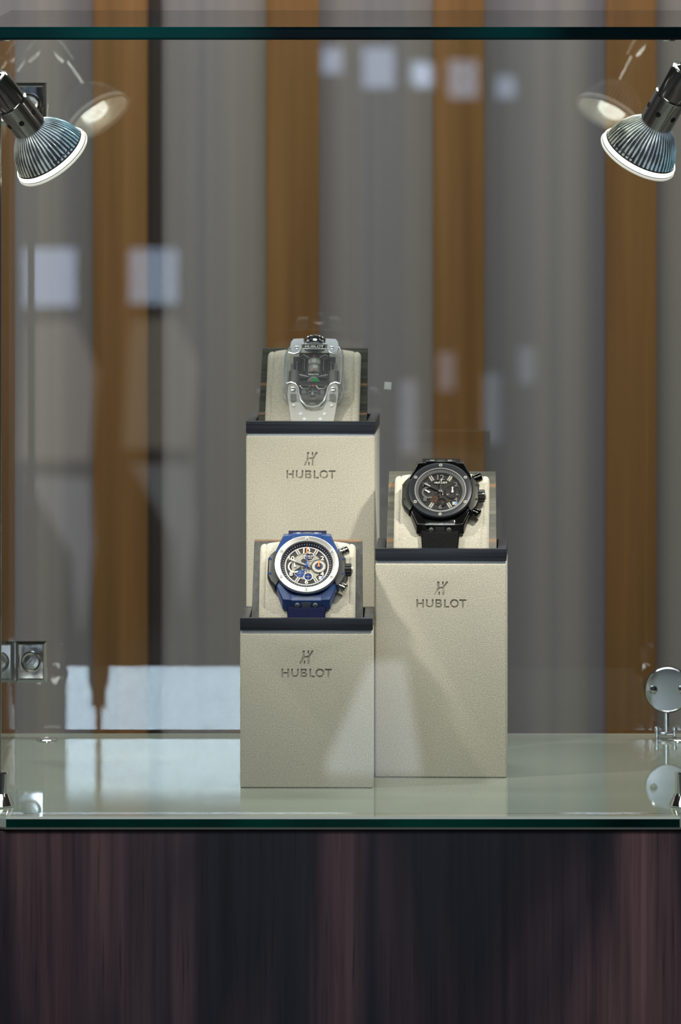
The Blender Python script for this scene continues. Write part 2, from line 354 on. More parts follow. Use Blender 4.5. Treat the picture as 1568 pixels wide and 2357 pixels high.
# ------------------------------------------------------------------ fittings
def T(x, y, z): return Matrix.Translation((x, y, z))
RX90 = Matrix.Rotation(PI / 2, 4, 'X')     # local z -> world -y (towards the camera)
def casepart(name, M):
    o = bpy.data.objects.new(name, None); SC.collection.objects.link(o); o.empty_display_size = 0.01; o.matrix_world = M
    return join_case(o)
def clamp_hinge(px0, px1, py0, py1, label, mirror=1):
    Y = YB - 0.008
    c = P((px0 + px1) / 2, (py0 + py1) / 2, Y); s = (Y + CAMD) / FPX * 1000
    w_, h_ = (px1 - px0) * s / 2, (py1 - py0) * s / 2
    t = casepart('door_hinge', T(*c) @ RX90)
    mb = MB()
    rr = [[(x * (w_ - i), y * (h_ - i), z) for x, y in ((-1, -1), (1, -1), (1, 1), (-1, 1))] for i, z in ((0, -3), (0, 2.2), (2.6, 4.0), (3.4, 3.4))]
    mb.loft(rr); obj('hinge_plate', mb, CHROME, t)
    mb = MB().lathe([(0.01, 3.4), (8.6, 3.4), (8.6, 4.6), (7.6, 5.4), (6.6, 5.2), (6.0, 4.2), (0.01, 4.4)], 40, caps=False); obj('screw_cap', mb, CHROMED, t)
    mb = MB()
    for k in range(3):
        mb.box((-4.2 + 0.6 * k, -3.0 + 2.2 * k, 4.3), (4.2 - 0.6 * k, -1.8 + 2.2 * k, 5.0), 0, Matrix.Rotation(0.9, 4, 'Z'))
    obj('screw_slot', mb, SILV, t)
    mb = MB().tube([(-(w_ + 6.5) * mirror, -h_ - 0.5, 1), (-(w_ + 6.5) * mirror, h_ + 0.5, 1)], 3.4, 20)
    mb.box((min(-(w_ + 6.5) * mirror, -w_ * mirror), -h_ * 0.9, -1), (max(-(w_ + 6.5) * mirror, -w_ * mirror), h_ * 0.9, 0.6))
    obj('barrel', mb, CHROME, t)
clamp_hinge(36, 108, 1475, 1570, 'small square chrome hinge low on the back glass, above the shelf')
clamp_hinge(34, 107, 190, 288, 'small square chrome hinge high on the back glass, behind the lamp')
def flat_cap(px, py, r, label):
    Y = CAMZ * 0 + (CAMZ - ZS) * FPX / (py - HORY) - CAMD
    c = P(px, py, Y); c.z = ZS
    o = obj('cover_cap', MB().lathe([(r, 0), (r, 0.8), (r - 1.0, 1.5), (r - 2.6, 1.7), (r - 3.2, 1.3), (0.01, 1.3)], 48, caps=False), CHROME); o.location = c; join_case(o)
flat_cap(108, 1704, 8.6, 'flat round chrome cap at the back of the shelf, below the square hinge')
flat_cap(1560, 1704, 8.6, 'flat round chrome cap at the back of the shelf, beside the round lock')
# round lock
c = P(1537, 1587, 0.50)
t = casepart('disc_lock', T(*c) @ RX90)
obj('lock_disc', MB().lathe([(18.0, -3), (18.6, 1.5), (18.3, 2.6), (17.6, 2.9), (17.4, 2.2), (0.01, 2.2)], 72, caps=False), CHROME, t)
obj('lock_rim', MB().ring(17.5, 18.9, -3.2, 2.4, 72), DARK, t)
for sx in (-11.6, 11.6):
    obj('screw', MB().lathe([(3.3, 2.0), (3.3, 2.8), (2.4, 3.9), (0.01, 4.3)], 24, M=T(sx, 0, 0), caps=False).box((-1.8, -0.35, 3.9), (1.8, 0.35, 4.5), 1, T(sx, 0, 0)), [CHROME, DARK], t)
obj('stem', MB().tube([(-1.0, -17.5, -0.5), (-1.0, -35.5, -0.5)], 2.3, 20), CHROME, t)
mb = MB().box((-8, -37.5, -3), (6, -34.6, 2)); obj('foot_bracket', mb, CHROMED, t, 0.0004)
for sx in (-8.8, 5.6):
    obj('clamp_knob', MB().lathe([(1.5, -39.5), (1.5, -34), (2.3, -33.4), (2.3, -30.8), (1.2, -30.0), (0.01, -29.9)], 20, M=T(sx, 0, 1) @ Matrix.Rotation(-PI / 2, 4, 'X') @ Matrix.Scale(1, 4)), CHROME, t)
for sx, lb in ((1540, 'tiny chrome pad under the glass lid above the right corner lamp'), (10, 'tiny chrome pad under the glass lid above the left corner lamp')):
    c = P(sx, 92, 0.022); c.z = ZT
    o = obj('glass_pad', MB().lathe([(4.6, -1.3), (5.2, -0.6), (5.2, 0)], 32), CHROME); o.location = c
    join_case(o)
# small white square at the back glass
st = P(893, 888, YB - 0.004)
o = obj('white_square', MB().box((-2.9, -0.15, -3.0), (2.9, 0.15, 3.0)), mat('square_white', (0.85, 0.88, 0.92), 0.3), None, 0.0004)
o.location = st; o.rotation_euler = (0, 0.08, -math.radians(0.68)); tag(o, 'tiny white square on the back glass', 'label')
# ------------------------------------------------------------------ corner lamps
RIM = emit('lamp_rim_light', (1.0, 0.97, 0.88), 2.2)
LENS = emit('lamp_lens_light', (1.0, 0.95, 0.84), 22.0)
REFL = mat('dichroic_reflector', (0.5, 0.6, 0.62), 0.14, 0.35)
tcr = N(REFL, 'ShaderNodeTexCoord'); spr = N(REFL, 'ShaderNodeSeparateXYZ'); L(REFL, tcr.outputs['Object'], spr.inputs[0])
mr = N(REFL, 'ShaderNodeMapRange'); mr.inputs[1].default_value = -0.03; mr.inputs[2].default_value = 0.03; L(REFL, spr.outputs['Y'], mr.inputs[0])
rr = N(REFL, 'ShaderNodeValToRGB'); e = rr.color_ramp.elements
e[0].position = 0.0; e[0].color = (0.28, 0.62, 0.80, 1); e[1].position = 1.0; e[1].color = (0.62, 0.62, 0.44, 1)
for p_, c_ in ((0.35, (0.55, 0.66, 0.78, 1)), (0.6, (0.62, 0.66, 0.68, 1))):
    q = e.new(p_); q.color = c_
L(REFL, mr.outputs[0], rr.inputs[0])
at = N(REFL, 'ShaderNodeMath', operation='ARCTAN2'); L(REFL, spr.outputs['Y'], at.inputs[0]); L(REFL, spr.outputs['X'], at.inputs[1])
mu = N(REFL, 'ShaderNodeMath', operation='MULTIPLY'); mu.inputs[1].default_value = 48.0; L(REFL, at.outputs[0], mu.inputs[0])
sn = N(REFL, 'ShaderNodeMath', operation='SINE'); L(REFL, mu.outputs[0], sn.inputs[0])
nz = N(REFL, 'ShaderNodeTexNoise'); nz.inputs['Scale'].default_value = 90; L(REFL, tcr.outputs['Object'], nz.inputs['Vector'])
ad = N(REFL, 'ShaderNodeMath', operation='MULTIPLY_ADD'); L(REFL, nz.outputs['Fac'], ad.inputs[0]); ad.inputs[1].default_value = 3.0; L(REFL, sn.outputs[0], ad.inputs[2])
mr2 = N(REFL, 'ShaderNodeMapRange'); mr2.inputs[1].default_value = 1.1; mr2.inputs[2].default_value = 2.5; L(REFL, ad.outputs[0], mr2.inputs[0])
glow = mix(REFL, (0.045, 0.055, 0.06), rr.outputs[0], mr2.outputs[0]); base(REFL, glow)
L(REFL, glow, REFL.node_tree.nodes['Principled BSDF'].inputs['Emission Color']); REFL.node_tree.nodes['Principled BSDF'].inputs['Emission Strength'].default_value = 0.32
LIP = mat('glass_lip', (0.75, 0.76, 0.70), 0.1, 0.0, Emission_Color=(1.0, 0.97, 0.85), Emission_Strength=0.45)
MARK = mat('black_print', (0.01, 0.008, 0.03), 0.4)
def corner_lamp(px, py, ax, post_px, label, tw):
    ax = Vector(ax).normalized(); top_len = 0.083
    Yp = 0.061; Yf = Yp + ax.y * top_len
    F = P(px, py, Yf)
    base_pt = Vector(((post_px - CX) * (Yp + CAMD) / FPX, Yp, ZS))
    t = thing('corner_lamp', label, 'lamp', T(*base_pt), 'chrome spotlights in the front corners')
    z = ax; x = Vector((0, -1, 0)); x = (x - z * x.dot(z)).normalized(); y = z.cross(x)
    H = Matrix((( x.x, y.x, z.x), (x.y, y.y, z.y), (x.z, y.z, z.z))).to_4x4()
    H.translation = (F - base_pt)
    def part(name, mb, m, par=t, bevel=0, **k):
        o = obj(name, mb, m, par, bevel, **k); 
        if par is t: o.matrix_local = H
        return o
    # stand on the shelf
    sd = obj('lamp_foot', MB().lathe([(11.3, 0.2), (11.6, 1.2), (7.6, 10.0), (7.3, 10.4), (7.3, 25.4), (6.6, 26.2), (1.9, 26.3)], 40, caps=True), CHROME, t)
    topz = (F - ax * 0.079 - base_pt).z * 1000
    hd = (F - ax * 0.075 - base_pt) * 1000
    obj('post', MB().tube([(0, 0, 26), (0, 0, topz - 12), (hd.x * 0.3, hd.y * 0.3, topz - 2), (hd.x, hd.y, hd.z)], 1.7, 16), CHROMED, t)
    # head, local z = beam, lens at z = 0
    sk = part('socket', MB().lathe([(8.5, -83), (11.0, -82.4), (11.9, -80.5), (11.9, -56), (11.9, -55.5)], 56), CHROMED)
    sl = part('socket_sleeve', MB().lathe([(12.0, -58), (13.0, -57.6), (13.3, -56.8), (13.0, -56), (13.0, -31), (12.6, -30.0), (11, -30.0)], 56), CHROMED)
    holes = MB()
    for k in range(6):
        holes.disc(2.1, 12.2, 13.15, 20, 0, Matrix.Rotation(k * PI / 3 + 0.2, 4, 'Z') @ T(0, 0, -44) @ Matrix.Rotation(PI / 2, 4, 'Y'))
    obj('vent_hole', holes, DARK, sl)
    obj('socket_cap', MB().lathe([(0.01, -85), (6.5, -85), (7.0, -84.2), (8.4, -83.0)], 40, caps=False), CHROME, sk)
    prof = [(10.5, -34), (11.0, -32), (13.6, -30), (18.0, -26), (21.5, -21.5), (24.4, -16.5), (26.6, -11), (28.2, -5.5), (28.8, -3.2)]
    n = 288
    md = lambda k, i: 1.0 + (0.02 if 1 < k < 8 else 0.0) * (math.sin(i * 2 * PI / 6))
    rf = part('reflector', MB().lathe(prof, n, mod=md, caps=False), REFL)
    lt = MB()
    for st_, rad, zc, sz in (('BEMO', 26.4, -10.0, 5.4), ('DN78', 22.9, -18.2, 3.2)):
        vf = text(st_, sz, 0.4, 1.0, 0.02)
        vs = []
        for v in vf[0]:
            a_ = tw + v.x / rad; rr_ = rad + v.y * 0.42 + 0.55 + v.z
            vs.append(Vector((rr_ * math.cos(a_), rr_ * math.sin(a_), zc + v.y * -1.0 * -0.9)))
        lt.add(vs, vf[1])
    obj('printed_mark', lt, MARK, rf)
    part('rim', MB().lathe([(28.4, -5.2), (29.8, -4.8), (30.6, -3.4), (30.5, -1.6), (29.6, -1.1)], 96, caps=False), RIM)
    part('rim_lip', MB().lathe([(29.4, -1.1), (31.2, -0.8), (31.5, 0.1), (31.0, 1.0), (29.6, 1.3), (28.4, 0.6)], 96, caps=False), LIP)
    part('rim_gap', MB().lathe([(28.8, -6.0), (29.3, -5.0)], 96, caps=False).lathe([(29.7, -1.3), (30.6, -1.2), (30.6, -0.7), (29.7, -0.6)], 96, caps=False), DARK)
    part('lens', MB().lathe([(28.6, -0.2), (24.0, 0.9), (12, 1.5), (0.01, 1.6)], 64, caps=False), thin_glass('lens_glass', haze=0.25, hcol=(0.8, 0.8, 0.75)))
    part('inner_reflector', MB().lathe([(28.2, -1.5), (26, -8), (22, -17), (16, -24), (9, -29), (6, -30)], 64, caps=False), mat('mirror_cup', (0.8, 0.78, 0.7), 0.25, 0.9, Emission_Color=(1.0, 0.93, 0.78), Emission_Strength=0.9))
    part('bulb', MB().lathe([(0.01, -1.2), (8.0, -1.6), (12, -4), (12.5, -12), (8, -24), (5, -30)], 32, caps=False), LENS)
    l = bpy.data.lights.new('lamp_beam', 'SPOT'); l.energy = LAMP_W; l.color = (1.0, 0.93, 0.84); l.spot_size = math.radians(56); l.spot_blend = 1.0
    l.shadow_soft_size = 0.012
    lo = bpy.data.objects.new('lamp_beam', l); SC.collection.objects.link(lo); lo.parent = t
    lo.matrix_local = H @ T(0, 0, 0.004) @ Matrix.Rotation(PI, 4, 'X')
    return t
corner_lamp(122, 363, (0.545, 0.40, -0.755), -2, 'chrome spotlight with ribbed reflector at the left front corner of the showcase', -PI * 0.10)
corner_lamp(1468, 358, (-0.44, 0.40, -0.82), 1576, 'chrome spotlight with ribbed reflector at the right front corner of the showcase', PI * 0.15)
# ------------------------------------------------------------------ pedestals with cushions
PW, PD = 51.5, 90.0
def logo(mb, M, z0=-1.3, z1=1.3):
    """the two-stroke H mark, 11 wide 11 high"""
    q = 0.0
    for pts, wd in (([(-2.3, 5.3), (-2.3, 0.4)], 1.7), ([(-2.3, 1.3), (-3.1, -1.6)], 1.55), ([(-2.8, -1.0), (-5.2, -5.3)], 1.45),
                    ([(1.5, -5.3), (1.5, -0.2)], 1.7), ([(1.35, -0.9), (2.7, 2.2)], 1.55), ([(2.4, 1.6), (4.9, 5.3)], 1.45),
                    ([(-3.2, -1.5), (-0.8, 0.45)], 1.15), ([(-1.1, 0.3), (2.4, 0.9)], 1.1), ([(1.3, 5.3), (1.3, 2.6)], 1.2), ([(-1.6, -5.3), (-1.6, -2.6)], 1.05)):
        mb.stroke(pts, wd, z0 - q, z1 + q, 0, M); q += 0.045
def word(mb, M, h=6.6, wd=1.3):
    """HUBLOT in wide plain capitals, 39 long"""
    z = [1.4]
    def bar(x0, y0, x1, y1):
        z[0] += 0.013; mb.box((x0, y0, -z[0]), (x1, y1, z[0]), 0, M)
    def arc(cx, cy, rx, ry, a0, a1, n):
        z[0] += 0.013
        ro = [(cx + rx * math.cos(a0 + (a1 - a0) * k / n), cy + ry * math.sin(a0 + (a1 - a0) * k / n)) for k in range(n + 1)]
        ri = [(cx + (rx - wd) * math.cos(a0 + (a1 - a0) * k / n), cy + (ry - wd) * math.sin(a0 + (a1 - a0) * k / n)) for k in range(n + 1)]
        if abs(a1 - a0) > 6.2:
            rings = []
            for k in range(n): rings.append([(*ri[k], -z[0]), (*ro[k], -z[0]), (*ro[k], z[0]), (*ri[k], z[0])])
            rings.append(rings[0]); m2 = len(mb.v)
            vs = [p for r in rings[:-1] for p in r]; fs = []
            for k in range(n):
                for q in range(4): fs.append((k*4+q, k*4+(q+1) % 4, ((k+1) % n)*4+(q+1) % 4, ((k+1) % n)*4+q))
            mb.add(vs, fs, 0, M)
        else: mb.prism(ro + ri[::-1], -z[0], z[0], 0, M)
    H = h / 2
    bar(-19.5, -H, -19.5 + wd, H); bar(-14.9, -H, -14.9 + wd, H); bar(-19.0, -wd / 2, -14.4, wd / 2)
    bar(-12.0, -H + 2.4, -12.0 + wd, H); bar(-7.4, -H + 2.4, -7.4 + wd, H); arc(-9.125, -H + 2.45, 2.875, 2.45, PI, 2 * PI, 14)
    bar(-4.6, -H, -4.6 + wd, H); bar(-4.2, H - wd, -0.5, H); bar(-4.2, -wd / 2, -0.4, wd / 2); bar(-4.2, -H, -0.3, -H + wd)
    bar(-1.2, 0.3, 0.1, H - 0.5); bar(-0.9, -H + 0.5, 0.4, -0.3)
    bar(2.2, -H, 2.2 + wd, H); bar(2.6, -H, 6.2, -H + wd)
    arc(10.3, 0, 3.5, H + 0.1, 0, 2 * PI, 28)
    bar(14.2, H - wd, 19.6, H); bar(16.3, -H, 16.3 + wd, H - .4)
def pedestal(px0, px1, py_top, Y, yaw, label, lx, ly_logo, ly_text):
    """front face from px0 to px1, tray top at py_top"""
    s = (Y + CAMD) / FPX
    cx = xs((px0 + px1) / 2, Y); zt = CAMZ - (py_top - HORY) * s
    H = (zt - ZS) * 1000
    M = T(cx, Y, ZS) @ Matrix.Rotation(yaw, 4, 'Z')
    t = thing('watch_pedestal', label, 'watch pedestal', M, 'suede watch pedestals on the shelf')
    hb = H - 11.8
    bodymb = MB().box((-PW, 0, 0.2), (PW, PD, hb))
    me = bpy.data.meshes.new('a'); me.from_pydata([tuple(v * 0.001) for v in bodymb.v], [], bodymb.f)
    bm = bmesh.new(); bm.from_mesh(me); bmesh.ops.bevel(bm, geom=bm.edges[:], offset=0.0011, segments=3, affect='EDGES', profile=0.5)
    bmesh.ops.recalc_face_normals(bm, faces=bm.faces); bm.to_mesh(me); bm.free()
    bo = bpy.data.objects.new('body', me); SC.collection.objects.link(bo)
    cut = MB(); pxmm = s * 1000
    zc = lambda py: (CAMZ - (py - HORY) * s - ZS) * 1000
    offx = (lx - (px0 + px1) / 2) * pxmm
    word(cut, T(offx, 0, zc(ly_text)) @ RX90)
    cut2 = MB(); logo(cut2, T(offx, 0, zc(ly_logo)) @ RX90)
    for vs, fs, Mp in cut.parts + cut2.parts:
        cm = MB().add(vs, fs, 0, Mp)
        mc = bpy.data.meshes.new('c'); mc.from_pydata([tuple(v * 0.001) for v in cm.v], [], cm.f)
        b2 = bmesh.new(); b2.from_mesh(mc); bmesh.ops.recalc_face_normals(b2, faces=b2.faces); b2.to_mesh(mc); b2.free()
        co = bpy.data.objects.new('c', mc); SC.collection.objects.link(co)
        md = bo.modifiers.new('b', 'BOOLEAN'); md.object = co; md.operation = 'DIFFERENCE'; md.solver = 'EXACT'
        dg = bpy.context.evaluated_depsgraph_get(); dg.update()
        nm = bpy.data.meshes.new_from_object(bo.evaluated_get(dg)); bo.modifiers.clear(); old = bo.data; bo.data = nm
        bpy.data.objects.remove(co); bpy.data.meshes.remove(mc); bpy.data.meshes.remove(old)
    me = bo.data; bpy.data.objects.remove(bo)
    me.materials.clear(); me.name = 'suede_body'
    me.materials.append(SUEDE)
    for p in me.polygons: p.use_smooth = True; p.material_index = 0
    me.set_sharp_from_angle(angle=math.radians(30))
    bo = bpy.data.objects.new('suede_body', me); SC.collection.objects.link(bo); bo.parent = t
    obj('silver_band', MB().box((-PW + 1.0, 1.0, hb), (PW - 1.0, PD - 1, H - 9.4)), SILV, t, 0.0002)
    tr = MB(); o_, i_ = (PW + 0.1), 44.6
    tr.box((-o_, -0.4, H - 9.4), (o_, 6.6, H)); tr.box((-o_, PD - 6.6, H - 9.4), (o_, PD + 0.4, H))
    tr.box((-o_, 6.6, H - 9.4), (-i_, PD - 6.6, H)); tr.box((i_, 6.6, H - 9.4), (o_, PD - 6.6, H))
    obj('tray_frame', tr, TRAYM, t, 0.0005)
    obj('tray_floor', MB().box((-i_, 6.6, H - 9.3), (i_, PD - 6.6, H - 8.6)), DARK, t)
    return t, M, H
def cushion(M, H, C, E, py_c_top, label, plabel, wm_):
    """cushion whose slanting face passes 13 mm behind the watch centre C (world)"""
    inv = M.inverted(); c = (inv @ C) * 1000
    n = Vector((0, -math.cos(E), math.sin(E))); up = Vector((0, math.sin(E), math.cos(E)))
    f = c - 14.6 * n                        # on the face
    z_bot = H - 8.4
    b0 = f - up * ((f.z - z_bot) / up.z)
    # top by pixel
    ztop = (CAMZ - (py_c_top - HORY) * ((C.y + 0.02) + CAMD) / FPX - M.translation.z) * 1000 + 4.2
    R = 13.0
    t = thing('watch_cushion', label, 'cushion', M @ T(0, b0.y / 1000 + 0.02, z_bot / 1000), 'suede watch cushions')
    org = Vector((0, b0.y + 20, z_bot))
    # profile (y,z) in cushion space
    top_face = b0 + up * ((ztop - R * 0.85 - z_bot) / up.z)
    back = -n
    prof = [Vector((0, b0.y + 1.5, z_bot)), Vector((0, b0.y, z_bot)) + up * 2]
    cen = top_face + back * R
    a0 = math.atan2((top_face - cen).z, (top_face - cen).y)
    for k in range(9):
        a = a0 - k / 8 * (PI * 0.95) if False else a0 - k / 8 * math.radians(160)
        prof.append(cen + Vector((0, math.cos(a), math.sin(a))) * R)
    lastp = prof[-1]
    prof.append(Vector((0, min(lastp.y + 4, 82), z_bot)))
    prof = [p - org for p in prof]
    cg = Vector((0, sum(p.y for p in prof) / len(prof), sum(p.z for p in prof) / len(prof) - 6))
    rings = []
    W = 37.5
    st_ = [(-W, 3.2), (-W + .5, 1.6), (-W + 1.6, 0.6), (-W + 3, 0.3), (-W + 4.4, 0.5), (-W + 5.0, 1.5), (-W + 5.6, 0.5), (-W + 8, 0.2)]
    st_ += [(x, 0.0) for x in (-22, -12, 0, 12, 22)]
    st_ += [(-x, i) for x, i in reversed(st_[:8])]
    for x, ins in st_:
        k = ins + 2.8 * abs(x / W) ** 2.5; ring = []
        for p in prof:
            d = (p - cg); q = cg + d * (1 - k / max(d.length, 1))
            if p.z < 0.5: q = Vector((0, q.y, 0.0))
            ring.append(Vector((x, q.y, q.z)))
        rings.append(ring)
    body = obj('pillow', MB().loft(rings), SUEDE, t, angle=50)
    # ebony back plate
    mb = MB(); d0, d1 = 11.5, 21.5
    zt = ztop - 2.0 - 4.2
    def pt(x, d, z):
        base_ = b0 - n * d; q = base_ + up * ((z - base_.z) / up.z); return Vector((x, q.y, z)) - org
    wb, wt = 43.6, 42.4
    d0b, d1b = d0, d1
    vs = [pt(-wb, d0, z_bot), pt(wb, d0, z_bot), pt(wb, d1, z_bot), pt(-wb, d1, z_bot), pt(-wt, d0, zt), pt(wt, d0, zt), pt(wt, d1, zt), pt(-wt, d1, zt)]
    for v in vs:
        if v.y + org.y > 82: v.y = 82 - org.y
    mb.add(vs, [(0,3,2,1),(4,5,6,7),(0,1,5,4),(1,2,6,5),(2,3,7,6),(3,0,4,7)])
    o = obj('wooden_back', mb, wm_, t, 0.0004); tag(o, plabel)
    return t
def watch_matrix(C, E, yaw):
    x = Vector((math.cos(yaw), math.sin(yaw), 0)); n0 = Vector((0, -math.cos(E), math.sin(E))); R = Matrix.Rotation(yaw, 3, 'Z'); n = R @ n0
    u = n.cross(x)
    m = Matrix(((x.x, u.x, n.x), (x.y, u.y, n.y), (x.z, u.z, n.z))).to_4x4(); m.translation = C
    return m
# ------------------------------------------------------------------ chronograph watch
def chronograph(M, label, m, blue, hand_ang):
    t = thing('wristwatch', label, 'watch', M, 'wristwatches on the pedestals')
    Rz = lambda a: Matrix.Rotation(a, 4, 'Z')
    top = [(-17.2, 27.2), (-11, 27.6), (11, 27.6), (17.2, 27.2), (22.4, 15.5), (25.0, 9), (25.4, 0), (25.0, -9), (22.4, -15.5), (17.2, -27.2), (11, -27.6), (-11, -27.6), (-17.2, -27.2), (-22.4, -15.5), (-25.0, -9), (-25.4, 0), (-25.0, 9), (-22.4, 15.5)]
    def ztop(x, y): return -4.8 - max(0, abs(y) - 15.5) * 0.06
    mb = MB()
    mb.loft([[(x * 1.0, y * (1.165 if abs(y) > 20 else 1), -12.4) for x, y in top], [(x * 1.02, y * (1.16 if abs(y) > 20 else 1), -11.0) for x, y in top],
             [(x * 1.01, y, ztop(x, y) - 0.7) for x, y in top], [(x * 0.975, y * 0.985, ztop(x, y)) for x, y in top]])
    obj('case', mb, m['case'], t, 0.00055, seg=3)
    # shoulder inserts at nine and three o'clock
    for sx in (-1, 1):
        mb = MB(); pts = [(24.0, 13.5), (26.6, 10.8), (28.6, 7.5), (28.9, -7.5), (27.0, -12.4), (23.4, -16.5), (21.5, -13), (22.5, 10)]
        pts = [(sx * x, y) for x, y in pts]
        mb.loft([[(x * 0.97, y, -12) for x, y in pts], [(x, y, -9.5) for x, y in pts], [(x, y, -5.2) for x, y in pts], [(x * 0.965, y * 0.96, -3.4) for x, y in pts]])
        e_ = obj('side_insert', mb, m['insert'], t, 0.0002)
        for sy in (-6.2, 6.2):
            obj('side_screw', MB().disc(0.95, -3.6, -3.1, 16, c=(sx * 26.9, sy)), m['crown'] if not blue else m['case'], e_)
    # strap end blocks with two screws and a trapezoid inlay
    for sy in (-1, 1):
        def face(u, v, lift=0.0):   # u across, v 0..1 down the slope
            y = -(27.4 + 5.2 * v) ; z = -5.4 - 6.6 * v
            return Vector((u, sy * (y + -0.80 * lift), z + 0.6 * lift)) if sy > 0 else Vector((u, (y - 0.80 * lift), z + 0.6 * lift))
        s2 = 1 if sy < 0 else -1
        def F(u, v, lift=0.0):
            y = -(27.4 + 5.2 * v) - 0.78 * lift; z = -5.4 - 6.6 * v + 0.62 * lift
            return Vector((u, s2 * y, z))
        mb = MB(); q = 0.9
        mb.add([F(-11, 0, q), F(11, 0, q), F(10.4, 1.0, q), F(-10.4, 1.0, q), (-11, s2 * -23.5, -4.2), (11, s2 * -23.5, -4.2), (10.4, s2 * -27, -12.5), (-10.4, s2 * -27, -12.5)],
               [(0, 1, 2, 3), (4, 5, 1, 0), (5, 6, 2, 1), (6, 7, 3, 2), (7, 4, 0, 3), (4, 7, 6, 5)])
        blk = obj('strap_block', mb, m['case'], t, 0.00035)
        for sx in (-6.6, 6.6):
            c0 = F(sx, 0.42, q + 0.05); nrm = Vector((0, s2 * -0.78, 0.62)).normalized()
            Mx = Matrix.Translation(c0) @ nrm.to_track_quat('Z', 'Y').to_matrix().to_4x4()
            obj('block_screw', MB().lathe([(1.75, -.3), (1.75, 0.25), (1.4, 0.45), (0.01, 0.45)], 24, M=Mx, caps=False).box((-1.3, -.22, .4), (1.3, .22, .6), 1, Mx), [m['screw'], DARK], blk)
        mb = MB(); a_ = [(-3.6, 0.18), (3.6, 0.18), (2.4, 0.72), (-2.4, 0.72)]
        mb.loft([[F(u, v, q - 0.2) for u, v in a_], [F(u, v, q + 0.3) for u, v in a_]])
        obj('block_inlay', mb, m['inlay'], blk)
    # strap running down the cushion and a short piece over its top
    mb = MB(); rows = []
    for k in range(26):
        y = -27.5 - k * 1.0; wd = 14.6 - 0.045 * k * 1.6; z = -8.6 if k > 4 else -9.6 + 0.25 * k
        rows.append([(-wd, y, -12.9), (wd, y, -12.9), (wd, y, z - 0.7), (wd - 0.8, y, z), (-wd + 0.8, y, z), (-wd, y, z - 0.7)])
    mb.loft(rows)
    sp_ = obj('strap', mb, m['strap'], t)
    kn = MB()
    for r_ in range(18):
        for c_ in range(13):
            x = -12.6 + c_ * 2.1 + (1.05 if r_ % 2 else 0); y = -33.2 - r_ * 1.05
            if abs(x) < 13.2:
                kn.add([(x - .75, y, -8.75), (x, y - .75, -8.75), (x + .75, y, -8.75), (x, y + .75, -8.75), (x, y, -8.1)], [(0, 1, 4), (1, 2, 4), (2, 3, 4), (3, 0, 4)])
    obj('strap_weave', kn, m['weave'], sp_, angle=10)
    mb = MB(); rows = []
    for k in range(8):
        a = k / 7 * 1.25; y = 27 + 9 * math.sin(a); z = -12.5 - 9 * (1 - math.cos(a)); 
        rows.append([(-14, y, z - 0.2), (14, y, z - 0.2), (14, y + 1.5 * math.sin(a), z + 3), (-14, y + 1.5 * math.sin(a), z + 3)])
    mb.loft(rows); obj('strap', mb, m['strap'], t)
    # gasket + bezel + screws
    obj('bezel_gasket', MB().lathe([(23.0, -5.2), (23.7, -4.4), (23.7, -3.2), (23.0, -2.8)], 96, caps=False), m['gasket'], t)
    bz = obj('bezel', MB().lathe([(19.6, -3.2), (23.6, -3.2), (24.1, -2.6), (24.1, -0.9), (23.6, -0.25), (23.2, -0.05), (19.6, 0.0), (19.2, -0.3), (19.2, -1.6)], 128, caps=False), m['bezel'], t)
    for k in range(6):
        Mx = Rz(PI / 2 + k * PI / 3) @ T(21.45, 0, 0)
        a = random.uniform(0, 1.5)
        obj('bezel_screw', MB().lathe([(1.35, -0.2), (1.35, 0.12), (1.1, 0.3), (0.01, 0.3)], 24, 0, Mx, caps=False).box((-1.0, -.16, .22), (1.0, .16, .36), 1, Mx @ Rz(a)).box((-.5, -.6, .22), (-.2, .6, .36), 1, Mx @ Rz(a)), [m['screw'], DARK], bz)
    obj('crystal_rim', MB().ring(18.5, 19.25, -1.6, -0.15, 96), m['crystal_rim'], t)
    obj('flange', MB().lathe([(18.6, -1.0), (16.4, -2.7)], 96, caps=False), m['flange'], t)
    tk = MB()
    for k in range(60):
        big = k % 5 == 0
        M2 = Rz(PI / 2 - k * PI / 30) @ T(17.5, 0, -1.72) @ Matrix.Rotation(-0.657, 4, 'Y')
        tk.box((-0.9 if big else -0.55, -0.13, -0.1), (0.9 if big else 0.55, 0.13, 0.12), 0, M2)
    obj('minute_track', tk, m['ticks'], t)
    dl = obj('dial', MB().disc(16.8, -4.6, -4.0, 96), m['dial'], t)
    Z = -3.95
    obj('dial_ring', MB().ring(15.4, 16.5, Z, Z + 0.6, 96), m['ring'], dl)
    # skeleton spokes and inner bridge
    br = MB(); br.ring(10.6, 11.2, Z, Z + 0.35, 80)
    if blue:
        pts = [(10.6 * math.cos(a * PI / 24), 10.6 * math.sin(a * PI / 24)) for a in range(-17, 28)]
        br.prism(pts + [(-3.0, 1.0), (-1.5, -5), (-4.5, -9.5)], Z - 0.02, Z + 0.2)
        obj('bridge', br, m['bridge'], dl)
        for a in range(0, 24): pass
    else:
        br.prism([(10.4 * math.cos(a * PI / 24), 10.4 * math.sin(a * PI / 24)) for a in range(-16, 14)] + [(0, 2)], Z - 0.02, Z + 0.2)
        obj('bridge', br, m['bridge'], dl)
    nums = MB()
    for st_, a, r_, sz in (('12', 90, 12.6, 4.6), ('2', 30, 13.2, 3.6), ('4', -30, 13.2, 3.6), ('6', -90, 13.2, 3.8), ('8', 210, 13.2, 3.6), ('10', 150, 13.0, 3.6)):
        nums.merge(text(st_, sz, 0.5, 1.1, 0.03), 0, T(r_ * math.cos(math.radians(a)), r_ * math.sin(math.radians(a)), Z + 0.75))
    obj('numerals', nums, m['num'], dl)
    ix = MB()
